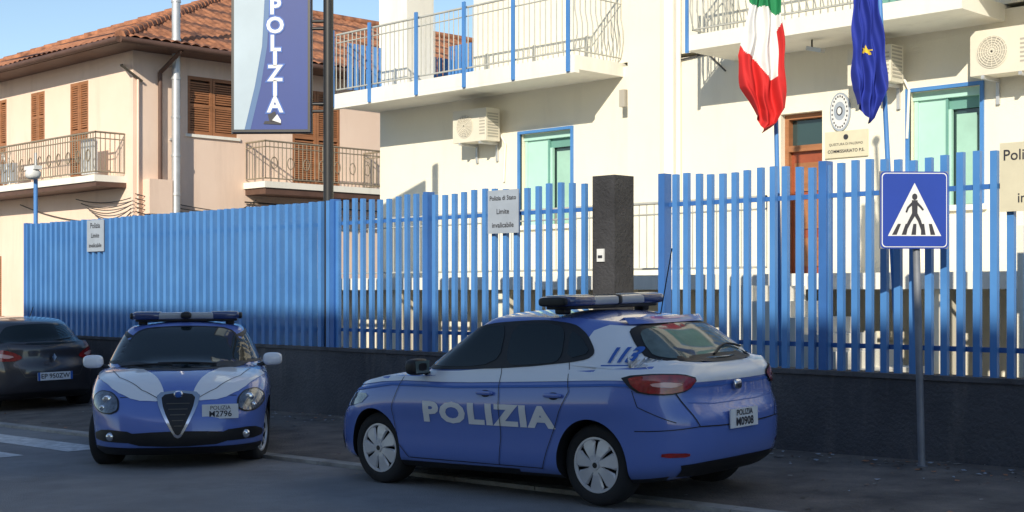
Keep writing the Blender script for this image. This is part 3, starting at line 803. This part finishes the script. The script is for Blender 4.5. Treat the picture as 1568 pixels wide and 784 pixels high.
        for b in range(nb):
            t0=2*math.pi*b/nb
            if style=='cover': pr=[(.035,.026,.108),(.08,.034,.110),(.13,.052,.106),(.165,.066,.101),(.198,.050,.098)]
            else: pr=[(.035,.014,.08),(.08,.014,.085),(.13,.014,.088),(.175,.018,.09),(.198,.022,.092)]
            vs=[]
            for rr_,hw_,y in pr:
                tw=.12*(rr_/.19)if style=='cover' else 0
                c,sn=math.cos(t0+tw),math.sin(t0+tw)
                for u,yy in((-hw_,y-.014),(-hw_*.8,y),(hw_*.8,y+.003),(hw_,y-.014)): vs.append(((rr_*c-u*sn)*k,yy,(rr_*sn+u*c)*k))
            fs=[(4*j+q,4*j+q+1,4*j+4+q+1,4*j+4+q) for j in range(len(pr)-1) for q in range(3)]
            mb.add(vs,fs,'hub')
        mb.cyl((0,.09,0),(0,.118,0),.042*k,.036*k,24,'hub'); mb.cyl((0,.118,0),(0,.120,0),.022*k,.022*k,16,'cblack')
        o=mb.obj('wheel',s.e); tr=s.spec.get('track',.775)-.105
        o.matrix_parent_inverse=Matrix.Scale(1/s.sx,4,(1,0,0))
        o.location=(ax*s.sx,sd*tr,r); o.rotation_euler=(0,random.uniform(0,.8),R(steer)+(0 if sd>0 else math.pi))
    def done(s,name='trim'): s.mb.obj(name,s.e)
    def mirror(s,x,y,z,m):
        for sd in(1,-1):
            s.mb.sup((x,sd*(y+.10),z),(.075,.105,.07),m,e=.65)
            s.mb.add([(x-.072,sd*(y+.02),z-.05),(x-.072,sd*(y+.18),z-.05),(x-.072,sd*(y+.185),z+.05),(x-.072,sd*(y+.02),z+.055)],[(0,1,2,3)],'rglass')
            s.mb.cyl((x+.02,sd*(y-.06),z-.07),(x,sd*(y+.06),z-.03),.025,.02,8,'cblack')
    def lightbar(s,x,z,w=.56,d=.16):
        mb=MB()
        mb.sup((x,0,z+.070),(d,w,.042),'bar',e=.4,nu=40)
        for sd in (1,-1):
            mb.sup((x,sd*w*.70,z+.072),(d+.006,w*.29,.045),'amber',e=.4)
            mb.sup((x,sd*w*.70,z+.112),(d*.8,w*.25,.012),'bar',e=.5)
            mb.sup((x,sd*w*.98,z+.07),(d*.8,.03,.038),'cblack',e=.5)
            mb.sup((x,sd*w*.8,z-.005),(.06,.05,.03),'cblack',e=.5)
        mb.sup((x,0,z+.022),(d*.8,w*.94,.018),'cblack',e=.3)
        mb.sup((x,0,z+.072),(d+.008,.035,.046),'cblack',e=.4)
        mb.sup((x+d+.02,0,z+.075),(.05,.06,.04),'cblack',e=.7)
        return mb.obj('light_bar',s.e)

# --- compact hatchback police car (rear three-quarter)
leon=dict(paint='cblue',ax=(1.27,-1.285),arch=.352,wr=.318,track=.815,
 low=[(0,2.02,-1.95,.80),(.08,2.11,-2.05,.868),(.2,2.15,-2.10,.888),(.36,2.165,-2.12,.889),(.52,2.15,-2.115,.896),(.64,2.11,-2.075,.911),(.70,2.08,-2.06,.912),(.80,2.02,-2.055,.900),(.90,1.95,-2.05,.880),(1,1.84,-2.00,.84)],
 zb=[(-2.2,.26),(-1.7,.20),(1.7,.18),(2.2,.22)],
 zt=[(-2.2,1.08),(-1.9,1.08),(-1,1.03),(0,.985),(.8,.97),(1.1,.96),(1.5,.905),(1.8,.83),(2.0,.75),(2.2,.63)],
 lexp=(6.5,2.5,9.5,3.5),crown=.045,
 green=[(0,1.12,-2.04,.86),(.25,.90,-1.98,.83),(.5,.65,-1.86,.775),(.75,.38,-1.69,.705),(.92,.19,-1.55,.645),(1,.08,-1.44,.585)],
 gzb=[(-2.2,.92),(2,.87)],gzt=[(-2,1.34),(-1.6,1.375),(-1.0,1.435),(-.3,1.455),(.3,1.43),(1.2,1.39)],gexp=(4.5,2.5,7.5,3.2),gcrown=.05)
c=Car('police_car',leon,(-8.22,8.62,g(-8.27)+.02),183,pitch=1.2,roll=-1.2,sx=.955)
for ax in leon['ax']:
    for sd in(1,-1): c.wheel(ax,sd)
c.patch('S',[(1.75,.84),(1.0,.925),(.2,.92),(-.8,.95),(-1.5,.975),(-1.96,.965),(-1.95,1.06),(-1.80,1.22),(-1.60,1.35),(-1.2,1.385),(-1.1,1.15),(0,1.02),(.9,1.0),(1.4,.91)],'cwhite',.006,1,.03)
c.patch('B',[(-.865,.955),(-.5,.945),(0,.94),(.5,.945),(.865,.955),(.82,1.08),(.70,1.24),(.60,1.36),(-.60,1.36),(-.70,1.24),(-.82,1.08)],'cwhite',.006,1,.03)
c.strip('S',[(1.8,.80),(1.0,.892),(.2,.885),(-.8,.915),(-1.5,.94),(-1.90,.93)],'inkb',.018,.007)
c.strip('B',[(-.84,.925),(-.4,.915),(.4,.915),(.84,.925)],'inkb',.018,.007)
dlo=[(.84,1.02),(.64,1.14),(.30,1.31),(.0,1.40),(-.6,1.425),(-.98,1.39),(-1.14,1.31),(-1.28,1.17),(-1.20,1.11),(-.5,1.05),(.25,1.025)]
c.patch('S',dlo,'cblack',.010,2)
c.patch('S',[(.72,1.04),(.54,1.155),(.26,1.295),(-.02,1.372),(-.24,1.388),(-.28,1.06)],'cglass',.014,2)
c.patch('S',[(-.35,1.065),(-.32,1.388),(-.66,1.395),(-.90,1.365),(-.96,1.10),(-.66,1.075)],'cglass',.014,2)
c.patch('S',[(-1.01,1.12),(-.96,1.345),(-1.10,1.28),(-1.23,1.17)],'cglass',.014,1)
c.patch('F',[(-.74,.97),(-.64,1.18),(-.50,1.42),(0,1.45),(.50,1.42),(.64,1.18),(.74,.97),(0,.94)],'cglass',.006,2)
c.patch('B',[(-.665,1.10),(-.62,1.23),(-.53,1.36),(0,1.395),(.53,1.36),(.62,1.23),(.665,1.10),(0,1.07)],'cblack',.011,2,.04)
c.patch('B',[(-.615,1.115),(-.575,1.225),(-.485,1.335),(0,1.37),(.485,1.335),(.575,1.225),(.615,1.115),(0,1.09)],'rglass',.015,2,.04)
# roof spoiler lip over the rear glass
c.mb.add([tuple(c.proj('B',y,z,o_)) for (z,o_) in ((1.40,.012),(1.385,.055),(1.365,.02)) for y in np.linspace(-.50,.50,15)],
         [(r_*15+i,r_*15+i+1,(r_+1)*15+i+1,(r_+1)*15+i) for r_ in range(2) for i in range(14)],'cblue',True)
for sd in(1,-1):
    c.patch('B',[(sd*.46,.975),(sd*.60,1.01),(sd*.76,1.02),(sd*.850,1.005),(sd*.862,.93),(sd*.845,.875),(sd*.72,.86),(sd*.56,.885)],'cblack',.012,1,.03)
    c.patch('B',[(sd*.475,.968),(sd*.61,1.0),(sd*.76,1.009),(sd*.844,.995),(sd*.854,.935),(sd*.835,.882),(sd*.72,.87),(sd*.57,.893)],'red',.018,1,.03)
    c.patch('B',[(sd*.60,.94),(sd*.72,.96),(sd*.80,.95),(sd*.79,.925),(sd*.68,.915)],'redl',.022,1,.03)
    c.patch('B',[(sd*.60,.43),(sd*.78,.44),(sd*.78,.405),(sd*.60,.40)],'red',.006,1)
c.patch('B',[(-.62,.30),(-.66,.35),(.66,.35),(.62,.30),(.60,.23),(-.60,.23)],'cblack',.004,1)
c.strip('B',[(-.72,1.0),(-.66,.86),(-.52,.62),(0,.60),(.52,.62),(.66,.86),(.72,1.0)],'cblack',.009,.006)
c.strip('B',[(-.86,.60),(-.52,.62)],'cblack',.007,.004); c.strip('B',[(.86,.60),(.52,.62)],'cblack',.007,.004)
c.strip('B',[(-.58,.80),(-.3,.775),(.3,.775),(.58,.80)],'inkb',.006,.004)
c.mb.sup((-2.09,0,.90),(.018,.05,.04),'chrome',e=.7)
bx=-2.135
c.mb.box(bx-.012,bx,-.19,.19,.575,.72,'plate')
put_text(c.mb,'POLIZIA',.062,(bx-.016,0,.688),(0,-1,0),(0,0,1),'ink',bold=.001); put_text(c.mb,'M0908',.088,(bx-.016,0,.618),(0,-1,0),(0,0,1),'ink',bold=.002)
q=[c.proj('B',-t,1.125+.05*math.sin(t*6),.03) for t in np.linspace(-.05,.45,8)]; c.mb.tube(q,.010,5,'cblack')
c.strip('S',[(.84,1.01),(.98,.70),(.94,.40),(.80,.27)],off=.008); c.strip('S',[(-.315,1.05),(-.34,.8),(-.34,.5),(-.30,.27)],off=.008)
c.strip('S',[(-1.04,1.10),(-1.10,.88),(-1.0,.72),(-.86,.45),(-.78,.27)],off=.008); c.strip('S',[(.80,.27),(-.78,.27)])
c.strip('S',[(-1.70,.90),(-1.75,.78),(-2.0,.66)],'cblack',.006)
for xx in(-.18,-.94):
    for sd in(1,-1):
        p=c.proj('L' if sd>0 else 'R',xx,.845,.018); c.mb.sup(tuple(p),(.095,.016,.018),'cblue',e=.6); p=c.proj('L' if sd>0 else 'R',xx,.842,.002); c.mb.sup(tuple(p),(.05,.006,.03),'cblack',e=.8)
c.text('L','POLIZIA',.225,-.17,.665,'fwhite',flip=True,bold=.011,sx=1.66,space=1.13)
c.text('R','POLIZIA',.225,-.17,.665,'fwhite',bold=.011,sx=1.66,space=1.13)
c.text('L','113',.145,-1.51,1.145,'inkb',flip=True,bold=.006,sx=1.1,shear=.25,off=.014)
c.text('R','113',.145,-1.51,1.145,'inkb',bold=.006,sx=1.1,shear=.25,off=.014)
c.strip('S',[(-1.36,1.075),(-1.68,1.075)],'inkb',.010,.012)
for sd in(1,-1):
    c.patch('F',[(sd*.52,.66),(sd*.60,.76),(sd*.80,.80),(sd*.87,.80),(sd*.87,.70),(sd*.7,.64)],'lamp',.006,1,.035)
c.patch('F',[(-.45,.62),(-.40,.72),(.40,.72),(.45,.62),(.3,.58),(-.3,.58)],'cblack',.005,1); c.patch('F',[(-.75,.38),(-.6,.46),(.6,.46),(.75,.38),(.7,.25),(-.7,.25)],'cblack',.005,1)
c.mirror(.60,.84,1.05,'cblack')
c.mb.tube([(-1.35,0,1.45),(-1.5,.02,1.97)],.005,5,'cblack')
c.lightbar(-.74,1.50,.66,.19)
c.done()

# --- rounder hatchback police car (front view)
giu=dict(paint='cblue',ax=(1.317,-1.317),arch=.355,wr=.32,track=.82,
 low=[(0,2.02,-1.95,.83),(.08,2.11,-2.05,.885),(.2,2.16,-2.10,.90),(.38,2.18,-2.12,.905),(.55,2.17,-2.115,.908),(.68,2.15,-2.08,.912),(.78,2.11,-2.06,.910),(.87,2.05,-2.04,.895),(.95,1.95,-2.01,.865),(1,1.84,-1.96,.82)],
 zb=[(-2.2,.24),(-1.7,.18),(1.7,.15),(2.2,.17)],
 zt=[(-2.2,1.03),(-1.9,1.03),(-1,1.0),(0,.965),(.8,.96),(1.1,.935),(1.5,.88),(1.8,.815),(2.0,.75),(2.2,.66)],
 lexp=(6.3,2.6,7,2.7),crown=.065,
 green=[(0,1.22,-1.97,.84),(.25,1.0,-1.93,.81),(.5,.75,-1.85,.755),(.75,.48,-1.74,.69),(.92,.29,-1.64,.64),(1,.18,-1.57,.585)],
 gzb=[(-2.2,.90),(2,.86)],gzt=[(-2,1.33),(-1.6,1.345),(-1.0,1.38),(-.3,1.395),(.3,1.375),(1.2,1.35)],gexp=(4.4,2.6,5.0,2.5),gcrown=.05)
c=Car('police_car',giu,(-13.50,8.33,g(-13.0)-.02),-34.0,pitch=-.4,roll=.4)
c.wheel(1.317,1,-16,'multi'); c.wheel(1.317,-1,-16,'multi'); c.wheel(-1.317,1,0,'multi'); c.wheel(-1.317,-1,0,'multi')
c.patch('F',[(-.73,.97),(-.63,1.18),(-.50,1.37),(0,1.395),(.50,1.37),(.63,1.18),(.73,.97),(0,.945)],'cblack',.004,2)
c.patch('F',[(-.70,.985),(-.61,1.175),(-.485,1.355),(0,1.378),(.485,1.355),(.61,1.175),(.70,.985),(0,.965)],'cglass',.008,2)
dl=[(.92,1.0),(.72,1.12),(.38,1.27),(.08,1.345),(-.5,1.365),(-1.0,1.335),(-1.30,1.25),(-1.4,1.15),(-1.25,1.08),(-.5,1.03),(.3,1.005)]
c.patch('S',dl,'cblack',.005,2); c.patch('S',[(.80,1.02),(.62,1.135),(.33,1.255),(.06,1.32),(-.16,1.335),(-.20,1.04)],'cglass',.008,2)
c.patch('S',[(-.27,1.045),(-.24,1.335),(-.6,1.345),(-.95,1.315),(-1.2,1.2),(-1.1,1.09),(-.6,1.055)],'cglass',.008,2)
c.patch('B',[(-.62,1.06),(-.49,1.30),(0,1.32),(.49,1.30),(.62,1.06),(0,1.04)],'cglass',.006,2)
c.dz=-.07
for sd in(1,-1):
    c.patch('T',[(1.10,sd*.80),(1.16,sd*.42),(1.55,sd*.24),(1.93,sd*.13),(2.02,sd*.16),(1.98,sd*.42),(1.80,sd*.62),(1.45,sd*.78),(1.1,sd*.86)],'cwhite',.005,1,.03)
    c.patch('F',[(sd*.56,.67),(sd*.565,.77),(sd*.64,.84),(sd*.76,.855),(sd*.835,.80),(sd*.835,.71),(sd*.75,.64),(sd*.64,.63)],'cblack',.007,2,.025)
    c.patch('F',[(sd*.575,.675),(sd*.58,.765),(sd*.645,.83),(sd*.755,.843),(sd*.82,.795),(sd*.82,.715),(sd*.745,.65),(sd*.645,.642)],'lamp',.012,2,.025)
    for yy,zz,rr_ in((.68,.765,.045),(.72,.69,.03)):
        p=c.proj('F',sd*yy,zz,.012); c.mb.sup(tuple(p),(.015,rr_,rr_),'lamp2',e=1.0,nu=20,nv=12)
    c.patch('F',[(sd*.40,.36),(sd*.42,.47),(sd*.72,.49),(sd*.82,.44),(sd*.80,.37)],'cblack',.005,1,.04)
    p=c.proj('F',sd*.64,.42,.010); c.mb.sup(tuple(p),(.02,.042,.042),'chrome',e=1.0,nu=20,nv=12); c.mb.sup((p[0]+.012,p[1],p[2]),(.015,.034,.034),'lamp2',e=1.0,nu=20,nv=12)
    c.strip('T',[(1.12,sd*.70),(1.5,sd*.60),(1.85,sd*.36),(1.98,sd*.20)],'cblack',.007,.008)
    c.strip('F',[(sd*.14,.76),(sd*.40,.80),(sd*.56,.79)],'cblack',.006)
c.patch('F',[(-.46,.34),(-.50,.45),(-.2,.47),(.2,.47),(.50,.45),(.46,.34),(0,.32)],'cblack',.0055,1,.04)
tri=[(-.165,.80),(0,.82),(.165,.80),(.14,.68),(.03,.45),(0,.43),(-.03,.45),(-.14,.68)]
c.patch('F',[(a*1.30,.63+(b-.63)*1.14) for a,b in tri],'chrome',.010,1,.03); c.patch('F',tri,'cblack',.016,1,.03)
for z in(.52,.57,.62,.67,.72): c.strip('F',[(-.14*(z-.42)/.38,z),(.14*(z-.42)/.38,z)],'raild',.008,.019)
p=c.proj('F',0,.79,.03); c.mb.sup(tuple(p),(.015,.045,.045),'chrome',e=1.0,nu=20,nv=12); c.mb.sup((p[0]+.006,p[1],p[2]),(.012,.034,.034),'inkb',e=1.0,nu=20,nv=12)
c.patch('F',[(-.76,.27),(-.6,.315),(.6,.315),(.76,.27),(.70,.235),(-.70,.235)],'cblack',.005,1,.04)
p=c.proj('F',.40,.64,.02); mxq=Matrix.Rotation(R(7),3,'Z')
c.mb.obox(p+Vector((.005,0,0)),(.014,.35,.14),mxq,'plate')
put_text(c.mb,'POLIZIA',.055,p+mxq@Vector((.016,0,.035)),mxq@Vector((0,1,0)),(0,0,1),'ink'); put_text(c.mb,'M2796',.08,p+mxq@Vector((.016,0,-.025)),mxq@Vector((0,1,0)),(0,0,1),'ink',bold=.001)
c.strip('S',[(.92,.99),(.98,.70),(.94,.40),(.80,.27)],off=.006); c.strip('S',[(-.235,1.03),(-.26,.8),(-.28,.5),(-.24,.27)],off=.006)
c.patch('S',[(1.1,.90),(.2,.90),(-.8,.92),(-1.6,.95),(-1.6,1.1),(-1.1,1.06),(0,.99),(.9,.98)],'cwhite',.004,1)
c.text('L','POLIZIA',.25,.0,.62,'fwhite',flip=True,bold=.011,sx=1.5,space=1.12); c.text('R','POLIZIA',.25,.0,.62,'fwhite',bold=.011,sx=1.5,space=1.12)
for a,b in(((1.08,.35),(1.02,-.25)),((1.10,-.1),(1.02,-.62))):
    q=[c.proj('T',a[0]+(b[0]-a[0])*t,a[1]+(b[1]-a[1])*t,.02) for t in np.linspace(0,1,7)]; c.mb.tube(q,.009,5,'cblack')
c.mirror(.68,.84,1.03,'cwhite')
c.lightbar(-.10,1.43,.60,.16)
c.done()

# --- dark hatchback at left (rear view)
meg=dict(leon); meg.update(paint='cgrey',lexp=(6.0,2.4,5.5,2.3),ax=(1.318,-1.318),
 green=[(0,1.20,-1.97,.84),(.25,.98,-1.93,.80),(.5,.73,-1.84,.74),(.75,.46,-1.72,.67),(.92,.27,-1.62,.61),(1,.16,-1.54,.55)],gexp=(4.5,2.5,4.6,2.3),
 gzt=[(-2,1.35),(-1.6,1.375),(-1.0,1.415),(-.3,1.43),(.3,1.41),(1.2,1.38)])
c=Car('parked_car',meg,(-21.7,9.95,g(-22)+.03),176,pitch=1.0,roll=-1)
for ax in meg['ax']:
    for sd in(1,-1): c.wheel(ax,sd)
c.patch('B',[(-.66,1.06),(-.58,1.20),(-.46,1.33),(0,1.35),(.46,1.33),(.58,1.20),(.66,1.06),(0,1.03)],'cglass',.006,2)
c.patch('S',dl,'cblack',.005,2); c.patch('S',[(.80,1.02),(.62,1.135),(.33,1.255),(.06,1.32),(-.6,1.335),(-1.1,1.25),(-1.1,1.09),(-.6,1.055)],'cglass',.008,2)
c.patch('F',[(-.72,.98),(-.49,1.37),(0,1.395),(.49,1.37),(.72,.98),(0,.955)],'cglass',.006,2)
for sd in(1,-1):
    c.patch('B',[(sd*.42,.86),(sd*.58,.95),(sd*.76,.99),(sd*.85,.97),(sd*.86,.87),(sd*.74,.80),(sd*.5,.80)],'red',.010,2,.03)
    c.patch('B',[(sd*.52,.87),(sd*.70,.92),(sd*.78,.89),(sd*.62,.835)],'redl',.015,1,.03)
    c.patch('F',[(sd*.52,.66),(sd*.60,.76),(sd*.80,.80),(sd*.87,.80),(sd*.87,.70),(sd*.7,.64)],'lamp',.006,1,.035)
c.strip('B',[(-.60,1.03),(-.56,.80),(-.42,.56),(.42,.56),(.56,.80),(.60,1.03)],'raild',.008,.004)
c.mb.box(-2.15,-2.137,-.27,.27,.50,.62,'plate'); c.mb.box(-2.152,-2.1501,-.27,-.235,.50,.62,'inkb'); c.mb.box(-2.152,-2.1501,.235,.27,.50,.62,'inkb')
put_text(c.mb,'EP 950ZW',.10,(-2.154,0,.56),(0,-1,0),(0,0,1),'ink',bold=.001)
c.mb.add([(-2.125,0,.90),(-2.13,-.035,.845),(-2.13,0,.79),(-2.13,.035,.845)],[(0,1,2,3)],'chrome')
c.patch('B',[(-.7,.22),(-.74,.33),(.74,.33),(.7,.22)],'cblack',.004,1)
c.mb.tube([(-1.92,.05,1.08),(-1.92,-.35,1.12)],.010,5,'cblack')
c.mb.tube([(-1.2,0,1.45),(-1.35,0,1.61)],.006,5,'cblack')
c.mirror(.66,.86,1.0,'cgrey')
c.done()

# ------------------------------------------------------------------ light, sky, camera
ts=Vector((.5,-.87,0)).normalized(); el=R(25)
d=Vector((ts.x*math.cos(el),ts.y*math.cos(el),math.sin(el)))
sl=bpy.data.lights.new('sun','SUN'); sl.energy=5.0; sl.angle=R(.5); sl.color=(1,.91,.75)
so=bpy.data.objects.new('sun',sl); COL.objects.link(so); so.rotation_euler=(-d).to_track_quat('-Z','Y').to_euler(); so.location=(0,0,30)
w=bpy.data.worlds.new('World'); scene.world=w; w.use_nodes=True; nt=w.node_tree
bg=nt.nodes['Background']; sk=nt.nodes.new('ShaderNodeTexSky'); sk.sky_type='NISHITA'; sk.sun_disc=False
sk.sun_elevation=el; sk.sun_rotation=math.atan2(ts.x,ts.y); sk.air_density=1.0; sk.dust_density=.3; sk.ozone_density=1.8
nt.links.new(sk.outputs[0],bg.inputs[0]); bg.inputs[1].default_value=.15
cam=bpy.data.cameras.new('camera'); co=bpy.data.objects.new('camera',cam); COL.objects.link(co)
cam.lens=48.2; cam.sensor_width=36; cam.shift_y=.0351; cam.clip_end=2000; cam.clip_start=.1
co.location=(0,0,1.65); co.rotation_euler=(R(90),0,R(45)); scene.camera=co
scene.view_settings.view_transform='Standard'; scene.view_settings.look='None'; scene.view_settings.exposure=0
